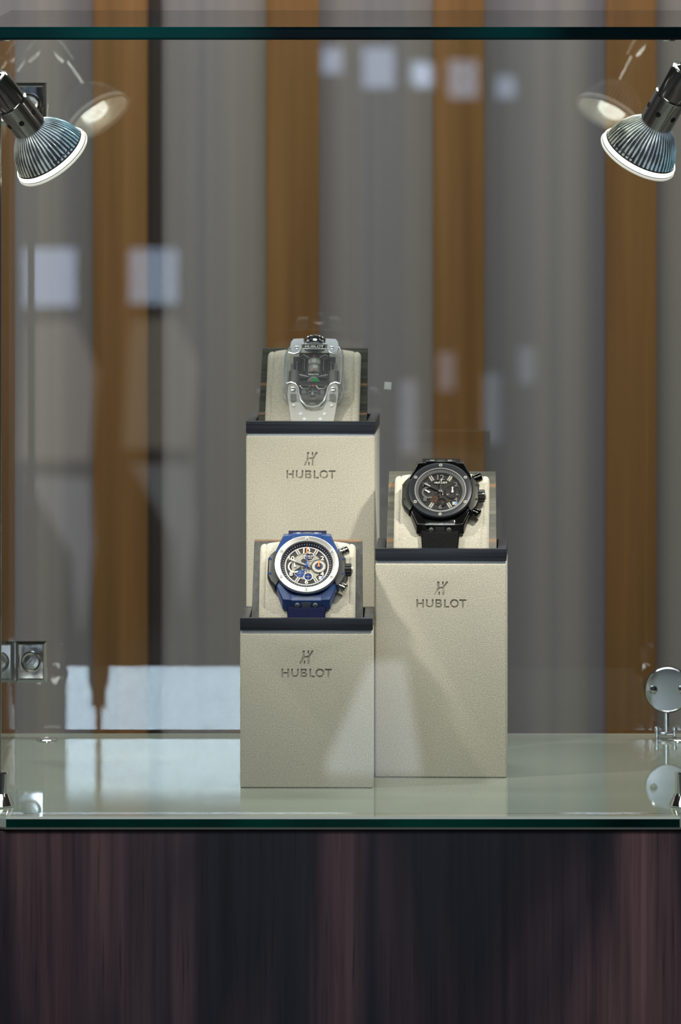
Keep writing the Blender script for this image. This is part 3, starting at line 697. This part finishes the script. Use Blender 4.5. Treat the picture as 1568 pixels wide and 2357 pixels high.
    for a in (60, 120, -60, -120):
        for o_ in (-0.75, 0.75):
            ix.box((11.2, o_ - 0.42, Z), (15.8, o_ + 0.42, Z + 1.1), 0, Rz(math.radians(a)))
    obj('hour_markers', ix, m['marker'], dl)
    # three o'clock counter
    c3 = (8.9, -0.2)
    sd = obj('counter', MB().ring(5.0, 5.8, Z, Z + 0.9, 56, c=c3), m['sub_rim'], dl)
    obj('counter_face', MB().ring(3.0 if blue else 3.8, 5.0, Z, Z + 0.7, 56, c=c3), m['sub_face'], sd)
    obj('counter_well', MB().disc(3.0 if blue else 3.8, Z, Z + 0.35, 40, c=c3), m['sub_well'], sd)
    obj('counter_hand', MB().box((-0.5, -0.8, Z + 1.0), (0.5, 4.4, Z + 1.5), 0, T(*c3, 0)).disc(0.9, Z + 1.0, Z + 1.7, 20, c=c3), m['orange'], sd, 0.0002)
    cn = MB()
    for st_, a in (('30', 90), ('10', -30), ('20', 210)):
        cn.merge(text(st_, 1.3, 0.2, 1, 0.02), 0, T(c3[0] + 4.2 * math.cos(math.radians(a)), c3[1] + 4.2 * math.sin(math.radians(a)), Z + 0.85))
    obj('counter_numbers', cn, m['ticks'], sd)
    # nine o'clock counter, open
    c9 = (-8.7, -0.4)
    s9 = obj('counter', MB().disc(4.9, Z - 0.02, Z + 0.12, 48, c=c9), DARK, dl)
    arc = MB()
    for k in range(20):
        a = PI * 0.42 + k / 20 * PI * 1.25; b_ = PI * 0.42 + (k + 1) / 20 * PI * 1.25
        arc.prism([(c9[0] + r_ * math.cos(q), c9[1] + r_ * math.sin(q)) for r_, q in ((4.0, a), (5.2, a), (5.2, b_), (4.0, b_))], Z, Z + 0.8)
    obj('counter_arc', arc, m['arc'], s9)
    Mh = T(*c9, 0) @ Rz(math.radians(8 if blue else 55))
    obj('counter_hand', MB().box((-0.45, -0.6, Z + 1.0), (0.45, 3.4, Z + 1.4), 0, Mh).disc(0.8, Z + .9, Z + 1.6, 16, c=c9), m['white_hand'], s9)
    # gears and balance
    def gear(c, r_, n_, mm, z0):
        g = MB(); pts = []
        for k in range(n_ * 2):
            rr_ = r_ if k % 2 else r_ * 0.86; a = PI * k / n_; pts.append((c[0] + rr_ * math.cos(a), c[1] + rr_ * math.sin(a)))
        g.prism(pts, z0, z0 + 0.25)
        g.box((-r_ * .8, -.25, z0 + .2), (r_ * .8, .25, z0 + .5), 1, T(*c, 0)); g.box((-.25, -r_ * .8, z0 + .2), (.25, r_ * .8, z0 + .5), 1, T(*c, 0)); g.disc(r_ * .3, z0, z0 + .7, 16, 1, c=c)
        obj('gear', g, mm, dl)
    gear((-4.8, -6.1), 3.3, 24, [m['gear'], m['gear2']], Z + 0.25)
    gear((1.2, -8.9), 2.8, 20, [m['gear3'], m['gear2']], Z + 0.25)
    gear((-2.0, -1.5), 2.6, 18, [m['gear2'], m['sub_rim']], Z + 0.3)
    gear((2.4, -1.0), 2.0, 16, [m['sub_rim'], m['gear2']], Z + 0.3)
    obj('gear_ring', MB().ring(2.9, 3.5, Z, Z + 0.9, 40, c=(1.2, -8.9)), m['arc'] if blue else m['sub_rim'], dl)
    dt = obj('date_window', MB().box((9.0, -11.2, Z), (12.4, -8.4, Z + 0.7), 0).add([(10.2, -11.0, Z + .72), (12.6, -10.0, Z + .72), (11.9, -8.4, Z + .72)], [(0, 1, 2)], 1), [m['marker'], m['datec']], dl)
    # maker's mark
    pl = (1.8, 7.9) if blue else (0.3, 7.6)
    mk = MB()
    if blue:
        obj('name_plate', MB().disc(3.3, Z, Z + 0.9, 40, c=pl).disc(2.0, Z, Z + .85, 30, c=(-2.2, 4.2)), m['plate'], dl)
        obj('name_plate_ring', MB().ring(3.3, 3.8, Z, Z + 0.8, 40, c=pl), m['ring'], dl)
    mk.merge(text('HUBLOT', 1.25 if blue else 1.45, 0.3, 1.2, 0.02, 1.05), 0, T(pl[0], pl[1] + 0.2, Z + 1.15))
    if blue: mk.merge(text('UNICO', 0.8, 0.3, 1.2, 0.02, 1.1), 0, T(pl[0], pl[1] - 1.5, Z + 1.15))
    else:
        lg = MB(); logo(lg, Matrix.Scale(0.2, 4), -0.5, 0.5)
        mk.merge((lg.v, lg.f), 0, T(0.3, 9.9, Z + 1.15))
    obj('maker_name', mk, m['white_hand'], dl)
    # hands
    def hand(name, ang, ln, wd, z0, mm, tail=2.0):
        g = MB(); Mx = Rz(math.radians(ang))
        g.loft([[(-tail, -wd * .35, z0), (ln * .8, -wd * .5, z0), (ln, -wd * .22, z0), (ln, wd * .22, z0), (ln * .8, wd * .5, z0), (-tail, wd * .35, z0)],
                [(-tail, -wd * .3, z0 + .35), (ln * .8, -wd * .4, z0 + .45), (ln - .2, -wd * .15, z0 + .35), (ln - .2, wd * .15, z0 + .35), (ln * .8, wd * .4, z0 + .45), (-tail, wd * .3, z0 + .35)]], 0, Mx)
        h_ = obj(name, g, mm, t)
        return h_, Mx
    h1, Mx = hand('hour_hand', hand_ang - 5, 9.6, 1.9, -2.55, m['hand'])
    h2, Mx = hand('minute_hand', hand_ang, 14.8, 1.7, -2.0, m['hand'])
    obj('hand_lume', MB().box((8.6, -.35, -1.6), (13.6, .35, -1.5), 0, Mx), m['lume'], h2)
    h3, Mx = hand('chronograph_hand', 90, 10.5, 0.8, -1.5, m['chrono'], 6.5)
    if blue: obj('hand_tip', MB().loft([[(9.5, -.75, -1.5), (15.0, -.2, -1.5), (15.0, .2, -1.5), (9.5, .75, -1.5)], [(9.5, -.6, -1.0), (15.0, -.15, -1.0), (15.0, .15, -1.0), (9.5, .6, -1.0)]], 0, Mx), m['orange'], h3)
    obj('hand_hub', MB().lathe([(1.3, -2.6), (1.3, -1.0), (0.8, -0.7), (0.01, -0.7)], 24, caps=False), m['chrono'], t)
    obj('crystal', MB().lathe([(18.6, -0.45), (18.6, -0.25), (12, -0.1), (0.01, -0.02)], 64, caps=False), CRYS, t)
    # crown
    RY = Matrix.Rotation(PI / 2, 4, 'Y')
    cr = obj('crown', MB().lathe([(3.0, 24), (3.0, 27.9), (4.5, 28.0), (4.6, 28.4), (4.6, 32.4), (4.1, 33.0), (0.01, 33.1)], 72, 0, T(0, -0.6, -7.8) @ RY, caps=False,
        mod=lambda k, i: (1.0 + 0.05 * (1 if (i // 3) % 2 else -1)) if 1 < k < 5 else 1.0), m['crown'], t, angle=25)
    obj('crown_tip', MB().lathe([(3.0, 33.0), (2.6, 33.8), (0.01, 34.0)], 32, 0, T(0, -0.6, -7.8) @ RY, caps=False), m['screw'], cr)
    for a, sy in ((27, 1), (-30, -1)):
        Mx = T(0, 1.2 if sy > 0 else 0, -7.6) @ Rz(math.radians(a)) @ RY
        pu = obj('pusher', MB().lathe([(2.2, 22), (2.2, 27.4), (3.3, 27.5), (3.5, 28), (3.5, 30.2), (3.2, 30.5), (3.5, 30.8), (3.5, 33.0), (2.9, 33.7), (0.01, 33.9)], 40, 0, Mx, caps=False), m['pusher'], t)
        obj('pusher_collar', MB().lathe([(2.7, 24.5), (2.9, 25), (2.9, 26.8), (2.6, 27.2)], 32, 0, Mx), m['crown'], pu)
    return t
def wm(base_name, **c):
    d = {}
    for k, (col, ro, me_) in c.items(): d[k] = mat(base_name + '_' + k, col, ro, me_)
    return d
MBLUE = wm('blue_watch', case=((0.022, 0.055, 0.185), 0.22, 0.0), insert=((0.05, 0.05, 0.052), 0.4, 0.2), bezel=((0.72, 0.70, 0.69), 0.34, 1.0),
    screw=((0.70, 0.68, 0.62), 0.4, 0.8), inlay=((0.20, 0.22, 0.25), 0.35, 0.6), strap=((0.003, 0.005, 0.03), 0.6, 0.0), weave=((0.004, 0.012, 0.10), 0.35, 0.0),
    gasket=((0.02, 0.02, 0.03), 0.3, 0.0), crystal_rim=((0.35, 0.35, 0.36), 0.2, 1.0), flange=((0.014, 0.017, 0.04), 0.4, 0.0), ticks=((0.8, 0.8, 0.8), 0.5, 0.0),
    dial=((0.03, 0.028, 0.03), 0.5, 0.0), ring=((0.86, 0.82, 0.80), 0.35, 0.3), bridge=((0.42, 0.40, 0.35), 0.4, 0.2), num=((0.8, 0.78, 0.72), 0.35, 0.3),
    marker=((0.85, 0.82, 0.76), 0.3, 0.5), sub_rim=((0.12, 0.11, 0.11), 0.3, 0.5), sub_face=((0.55, 0.52, 0.45), 0.45, 0.2), sub_well=((0.02, 0.045, 0.14), 0.4, 0.0),
    orange=((0.95, 0.26, 0.07), 0.45, 0.0), arc=((0.82, 0.79, 0.74), 0.35, 0.3), white_hand=((0.9, 0.9, 0.88), 0.3, 0.0), gear=((0.05, 0.12, 0.45), 0.3, 0.5),
    gear2=((0.55, 0.55, 0.6), 0.25, 0.9), gear3=((0.03, 0.07, 0.32), 0.2, 0.4), datec=((0.05, 0.18, 0.6), 0.4, 0.0), plate=((0.05, 0.048, 0.05), 0.35, 0.2),
    hand=((0.60, 0.60, 0.58), 0.3, 0.8), lume=((0.8, 0.8, 0.75), 0.5, 0.0), chrono=((0.05, 0.10, 0.42), 0.35, 0.2), crown=((0.018, 0.018, 0.02), 0.35, 0.0), pusher=((0.62, 0.60, 0.56), 0.12, 1.0))
MBLACK = wm('black_watch', case=((0.085, 0.085, 0.088), 0.13, 1.0), insert=((0.055, 0.055, 0.048), 0.33, 0.6), bezel=((0.011, 0.012, 0.017), 0.36, 0.0),
    screw=((0.42, 0.41, 0.38), 0.4, 0.8), inlay=((0.14, 0.14, 0.14), 0.3, 0.9), strap=((0.003, 0.003, 0.004), 0.6, 0.0), weave=((0.005, 0.005, 0.006), 0.3, 0.0),
    gasket=((0.01, 0.01, 0.01), 0.3, 0.0), crystal_rim=((0.38, 0.38, 0.38), 0.3, 0.6), flange=((0.17, 0.17, 0.17), 0.35, 0.4), ticks=((0.28, 0.28, 0.28), 0.5, 0.0),
    dial=((0.006, 0.006, 0.007), 0.4, 0.0), ring=((0.02, 0.02, 0.022), 0.35, 0.3), bridge=((0.035, 0.033, 0.03), 0.35, 0.4), num=((0.17, 0.17, 0.17), 0.35, 0.5),
    marker=((0.70, 0.68, 0.60), 0.3, 0.7), sub_rim=((0.16, 0.16, 0.17), 0.15, 0.9), sub_face=((0.02, 0.02, 0.022), 0.35, 0.2), sub_well=((0.008, 0.008, 0.009), 0.4, 0.0),
    orange=((0.62, 0.62, 0.60), 0.3, 0.3), arc=((0.22, 0.22, 0.22), 0.3, 0.6), white_hand=((0.75, 0.75, 0.72), 0.3, 0.0), gear=((0.30, 0.17, 0.13), 0.25, 0.9),
    gear2=((0.5, 0.42, 0.36), 0.2, 1.0), gear3=((0.10, 0.09, 0.09), 0.25, 0.9), datec=((0.05, 0.22, 0.65), 0.4, 0.0), plate=((0.03, 0.03, 0.03), 0.35, 0.2),
    hand=((0.22, 0.22, 0.21), 0.22, 0.9), lume=((0.45, 0.45, 0.43), 0.5, 0.0), chrono=((0.12, 0.12, 0.13), 0.3, 0.8), crown=((0.05, 0.05, 0.05), 0.25, 0.6), pusher=((0.10, 0.10, 0.095), 0.1, 1.0))
for d_ in (MBLUE, MBLACK):
    d_['strap'].node_tree.nodes['Principled BSDF'].inputs['Specular IOR Level'].default_value = 0.12
    d_['bezel'].node_tree.nodes['Principled BSDF'].inputs['Specular IOR Level'].default_value = 0.3
    d_['weave'].node_tree.nodes['Principled BSDF'].inputs['Specular IOR Level'].default_value = 0.3
# ------------------------------------------------------------------ clear sapphire watch
GRAPH = mat('graphite_movement', (0.08, 0.08, 0.082), 0.3, 0.7); GRAPH2 = mat('grey_movement_steel', (0.38, 0.37, 0.36), 0.36, 0.8)
RED = mat('red_marker', (0.85, 0.06, 0.05), 0.4); WHT = mat('white_print', (0.88, 0.88, 0.86), 0.4); DRUM = mat('display_drum', (0.46, 0.46, 0.42), 0.35, 0.3)
GRN = mat('green_lume', (0.01, 0.55, 0.16), 0.4); STEEL = mat('polished_steel', (0.6, 0.6, 0.62), 0.3, 1.0); SAPHE = mat('bevel_highlight', (0.92, 0.95, 1.0), 0.2, 0.6)
def clear_watch(M, label):
    t = thing('wristwatch', label, 'watch', M, 'wristwatches on the pedestals')
    RXm = Matrix.Rotation(-PI / 2, 4, 'X')      # lathe axis along +y
    half = [(0, 30.5), (12, 30.5), (17.5, 30.0), (20.2, 26.8), (23.6, 21.5), (24.4, 16), (24.6, 0), (24.4, -12.5), (25.4, -16.5), (25.2, -20), (22.6, -24.5), (19, -28.0), (10, -30), (0, -31)]
    out = half + [(-x, y) for x, y in reversed(half[1:-1])]
    mb = MB(); mb.loft([[(x * 0.96, y * 0.97, -13) for x, y in out], [(x, y, -11.5) for x, y in out], [(x, y, -3.5) for x, y in out], [(x * 0.93, y * 0.95, -0.2) for x, y in out]])
    obj('sapphire_case', mb, SAPH, t)
    # pale tubes standing in for highlights along the polished case edges
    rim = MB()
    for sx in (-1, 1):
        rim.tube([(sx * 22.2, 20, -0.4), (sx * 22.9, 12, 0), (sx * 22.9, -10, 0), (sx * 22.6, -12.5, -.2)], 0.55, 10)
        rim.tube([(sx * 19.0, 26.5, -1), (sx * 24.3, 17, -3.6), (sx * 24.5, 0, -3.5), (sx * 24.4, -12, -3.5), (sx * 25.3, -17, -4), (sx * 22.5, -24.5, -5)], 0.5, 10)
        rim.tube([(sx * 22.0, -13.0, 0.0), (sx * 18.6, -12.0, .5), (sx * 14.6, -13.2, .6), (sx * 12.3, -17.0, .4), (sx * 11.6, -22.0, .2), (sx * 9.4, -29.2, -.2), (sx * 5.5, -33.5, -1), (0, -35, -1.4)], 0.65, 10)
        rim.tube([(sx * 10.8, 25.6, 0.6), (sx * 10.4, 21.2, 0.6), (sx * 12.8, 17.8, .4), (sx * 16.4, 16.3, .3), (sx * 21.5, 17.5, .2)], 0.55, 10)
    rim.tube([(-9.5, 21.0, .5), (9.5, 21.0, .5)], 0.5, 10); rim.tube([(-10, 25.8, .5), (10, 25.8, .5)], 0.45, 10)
    obj('highlight_edges', rim, SAPHE, t)
    # movement
    mv = MB(); mv.box((-17.5, -14.5, -11), (17.5, 18.5, -7.5)); mv.box((-12.5, 13.8, -7.5), (12.5, 19.8, -3.6)); mv.box((-12.6, -4.8, -7.5), (12.6, -1.0, -3.0))
    mv.box((-12.6, -13.4, -7.5), (12.6, -9.2, -2.2)); mv.prism([(-4.2, 0), (4.2, 0), (3.2, -4.4), (-3.2, -4.4)], -3.0, -2.2)
    for sx in (-1, 1):
        mv.box((sx * 6.2 - 0.6, -1, -7), (sx * 6.2 + 0.6, 14, -3)); mv.box((sx * 9.6 - 0.8, -1, -7.5), (sx * 9.6 + 0.8, 14.5, -3.8)); mv.box((sx * 11.6 - 0.5, -13, -7.5), (sx * 11.6 + 0.5, 14.5, -2.6))
    m0 = obj('movement', mv, GRAPH, t, 0.0003)
    fr_ = MB()
    for sx in (-1, 1):
        fr_.tube([(sx * 4.5, 14.8, -2.9), (sx * 9, 17.6, -3.0), (sx * 11.6, 16.0, -3.0)], 0.35, 8); fr_.tube([(sx * 4.2, -4.6, -2.2), (sx * 11.8, -2.4, -2.4)], 0.3, 8)
        fr_.tube([(sx * 11.0, -13.6, -2.0), (sx * 9.0, -16.2, -2.2), (sx * 4.4, -16.4, -2.2), (sx * 2.2, -13.4, -2)], 0.4, 8)
        fr_.box((sx * 7.9 - 0.35, 1, -3.2), (sx * 7.9 + 0.35, 13, -2.6))
    obj('bridge_bars', fr_, GRAPH2, m0)
    dr = obj('hour_drum', MB().lathe([(4.6, 7.2), (5.7, 7.4), (5.75, 13.2), (4.9, 14.0)], 40, 0, T(0, 0, -6.5) @ RXm), DRUM, t)
    dm = obj('minute_drum', MB().lathe([(4.9, 0.2), (5.6, 0.8), (5.75, 6.6), (4.6, 6.9)], 40, 0, T(0, 0, -6.5) @ RXm), DRUM, t)
    def wrap(st_, y, sz, th):
        vs, fs = text(st_, sz, 0.2, 1.0, 0.03); R_ = 5.85
        return [Vector(((R_ + v.z) * math.sin(th + v.x / R_), y + v.y, -6.5 + (R_ + v.z) * math.cos(th + v.x / R_))) for v in vs], fs
    mb = MB(); mb.merge(wrap('10', 10.2, 3.4, 0.02)); mb.merge(wrap('9', 10.2, 3.0, -0.75)); mb.merge(wrap('11', 10.2, 3.0, 0.8)); obj('drum_numbers', mb, WHT, dr)
    mb = MB(); mb.merge(wrap('50', 4.6, 3.2, 0.22)); obj('drum_numbers', mb, WHT, dm)
    mk = MB()
    for y in (14.9, 1.2, -14.2): mk.prism([(-1.1, y), (0, y + .8), (1.1, y), (0, y - .8)], -1.6 if y < 0 else -0.9, -0.6)
    obj('red_markers', mk, RED, t)
    mk = MB(); mk.merge(text('MINUTES', 1.5, 0.2, 1.05, 0.025), 0, T(0, -2.6, -1.7)); mk.merge(text('HUBLOT', 2.5, 0.25, 1.25, 0.04, 1.0), 0, T(0, 23.4, 0.6)); obj('printed_words', mk, WHT, t)
    obj('name_strip', MB().box((-8.6, 21.6, -2.5), (8.6, 25.2, 0.0)), GRAPH, t, 0.0004)
    # spring barrels
    for sx in (-1, 1):
        b_ = obj('spring_barrel', MB().lathe([(4.0, -10.4), (4.3, -10.0), (4.3, 1.4), (3.6, 2.0)], 48, 0, T(sx * 16.2, 0, -5.2) @ RXm, mod=lambda k, i: 1.0 + 0.02 * (i % 2)), GRAPH2, t)
        g = MB()
        for k in range(13): g.box((sx * 19.6 - 0.9, -10 + k * 0.92, -5.2), (sx * 19.6 + 0.9, -10 + k * 0.92 + 0.45, -2.8))
        obj('barrel_teeth', g, GRAPH, b_)
        obj('spindle', MB().lathe([(1.0, 2.0), (1.0, 7.0), (0.6, 7.2), (0.6, 9.2), (1.2, 9.4), (1.2, 11.2), (0.01, 11.8)], 20, 0, T(sx * 13.9, 0, -4.6) @ RXm, caps=False), STEEL, t)
        g = MB()
        for k in range(7): g.tube([(sx * 17.8 + 1.3 * math.cos(a), 3.0 + k * 0.95 + 0.1 * a, -4.6 + 1.3 * math.sin(a)) for a in [q * PI / 5 for q in range(11)]], 0.28, 6)
        obj('coil_spring', g, STEEL, t)
    # regulator wheel (half hidden) with green sector
    Mw = T(0, -9.0, -4.9) @ Matrix.Rotation(math.radians(58), 4, 'X')
    obj('power_wheel', MB().disc(5.4, -0.4, 0.4, 48, 0, Mw), DRUM, t)
    mb = MB(); mb.prism([(0, 0)] + [(5.3 * math.cos(a), 5.3 * math.sin(a)) for a in [(-6 + q * 11) / 180 * PI for q in range(0, 11)]], 0.42, 0.6, 0, Mw)
    obj('green_sector', mb, GRN, t)
    # balance window
    mb = MB().lathe([(5.1, -4), (5.1, -1.8), (4.6, -1.2), (4.0, -1.2), (3.4, -1.8), (0.01, -1.9)], 48, 0, T(0, -20.6, 0), caps=False); bw = obj('balance_cage', mb, CHROMED, t)
    mb = MB(); mb.box((-3.6, -19.6, -1.7), (3.6, -19.0, -1.3)); mb.box((-3.4, -22.6, -1.7), (3.4, -22.2, -1.3)); mb.box((-0.35, -24.0, -1.7), (0.35, -17.4, -1.2)); mb.disc(1.1, -1.7, -0.9, 20, c=(0, -20.6)); obj('balance_arms', mb, STEEL, bw)
    for sx in (-1, 1):
        obj('side_jewel', MB().disc(2.0, -3.2, -1.6, 24, c=(sx * 7.6, -19.6)), STEEL, t)
    # frosted upper lugs and lower strap with U opening
    for sx in (-1, 1):
        pts = [(9.2, 31.6), (17.5, 31.0), (19.6, 28.0), (20.0, 22.5), (19.2, 18.8), (16.8, 17.4), (13.0, 18.4), (10.6, 21.2), (10.8, 24.5), (9.0, 27)]
        u = obj('upper_lug', MB().prism([(sx * x, y) for x, y in pts], -3.5, 0.6), FROSTB, t, 0.0006)
        obj('lug_screw', MB().lathe([(1.5, .4), (1.5, .95), (1.0, 1.2), (0.01, 1.2)], 20, 0, T(sx * 14.6, 22.0, 0), caps=False), STEEL, u)
    arm = [(20.6, -16.5), (19.8, -14.2), (17.4, -13.0), (15.2, -13.8), (13.2, -17.2), (12.4, -22), (10.2, -29.2), (6.0, -33.9), (0, -35.8)]
    poly = [(-x, y) for x, y in arm[:-1]] + [arm[-1]] + [(x, y) for x, y in reversed(arm[:-1])] + [(20.8, -24), (18.8, -36), (16.8, -50), (-16.8, -50), (-18.8, -36), (-20.8, -24)]
    sp_ = obj('strap', MB().loft([[(x, y, -12.6 if y < -30 else -4) for x, y in poly], [(x, y, (-6.2 if y < -33 else (-2.5 if y < -26 else 0.4))) for x, y in poly]]), FROST, t)
    for sx in (-1, 1):
        obj('strap_screw', MB().lathe([(1.8, .3), (1.8, 1.1), (1.2, 1.4), (0.01, 1.4)], 20, 0, T(sx * 16.6, -18.6, 0), caps=False), STEEL, sp_)
        obj('strap_insert', MB().prism([(sx * 13.6, -22.6), (sx * 18.6, -22.2), (sx * 18.2, -29.0), (sx * 14.2, -28.4)], 0.3 - 2.5, -0.6), GRAPH2, sp_)
        for (x, y, r_) in ((15.6, -31.6, 1.3), (9.8, -38.5, 1.5), (6.5, -43.5, 1.4)):
            obj('strap_rivet', MB().disc(r_, -6.3, -5.8 if y < -33 else -3.4, 20, c=(sx * x, y)), FROSTB, sp_)
    # crown on top
    cr = obj('crown', MB().lathe([(5.4, 28.0), (7.8, 28.8), (8.3, 29.8), (8.3, 32.4), (7.4, 33.8), (5.0, 34.6), (0.01, 34.8)], 96, 0, T(0, 1.2, -6.6) @ RXm, caps=False, mod=lambda k, i: 1 + (0.03 if (i // 3) % 2 else -0.03) * (1 if 0 < k < 5 else 0)), mat('knurled_steel', (0.45, 0.45, 0.46), 0.22, 1.0), t, angle=25)
    obj('crown_base', MB().lathe([(9.3, 26.6), (9.5, 27.6), (8.6, 29.6), (6.6, 30.2)], 56, 0, T(0, 0, -6.0) @ RXm), CHROME, t)
    return t
# ------------------------------------------------------------------ place pedestals, cushions, watches
def set_of(px0, px1, py_top, Y, yaw, lx, lyl, lyt, wx, wy, E, py_ct, Yw, labels, build, veneer_, wsc):
    t, M, H = pedestal(px0, px1, py_top, Y, yaw, labels[0], lx, lyl, lyt)
    C = P(wx, wy, Yw)
    cushion(M, H, C, E, py_ct, labels[1], labels[3], veneer_)
    build(watch_matrix(C, E, yaw) @ Matrix.Scale(wsc, 4), labels[2])
D = math.radians
set_of(552, 859, 1423, 0.173, -D(1.0), 706, 1513, 1549, 706, 1298, D(35), 1245, 0.200,
       ('shortest beige suede pedestal with charcoal tray, carrying the blue watch', 'beige suede cushion under the blue watch', 'blue wristwatch with silver bezel and orange hand on the shortest pedestal', 'dark wooden board with grey sheen'),
       lambda M, lb: chronograph(M, lb, MBLUE, True, 158), SLATE, 1.06)
set_of(864, 1166, 1263, 0.2385, -D(1.8), 1016, 1354, 1389, 1014, 1127, D(37), 1087, 0.266,
       ('middle-height beige suede pedestal with charcoal tray, carrying the black watch', 'beige suede cushion under the black watch', 'all-black wristwatch with skeleton dial on the middle-height pedestal', 'grey-brown streaked wooden board'),
       lambda M, lb: chronograph(M, lb, MBLACK, False, 152), GREYV, 1.06)
set_of(565, 865, 970, 0.335, -D(2.6), 716, 1056, 1092, 722, 853, D(37), 801, 0.365,
       ('tallest beige suede pedestal with charcoal tray, carrying the clear watch', 'beige suede cushion under the clear watch', 'transparent sapphire wristwatch with drum display on the tallest pedestal', 'black ebony board with thin orange bands'),
       clear_watch, EBONY, 0.97)
bpy.context.view_layer.update()
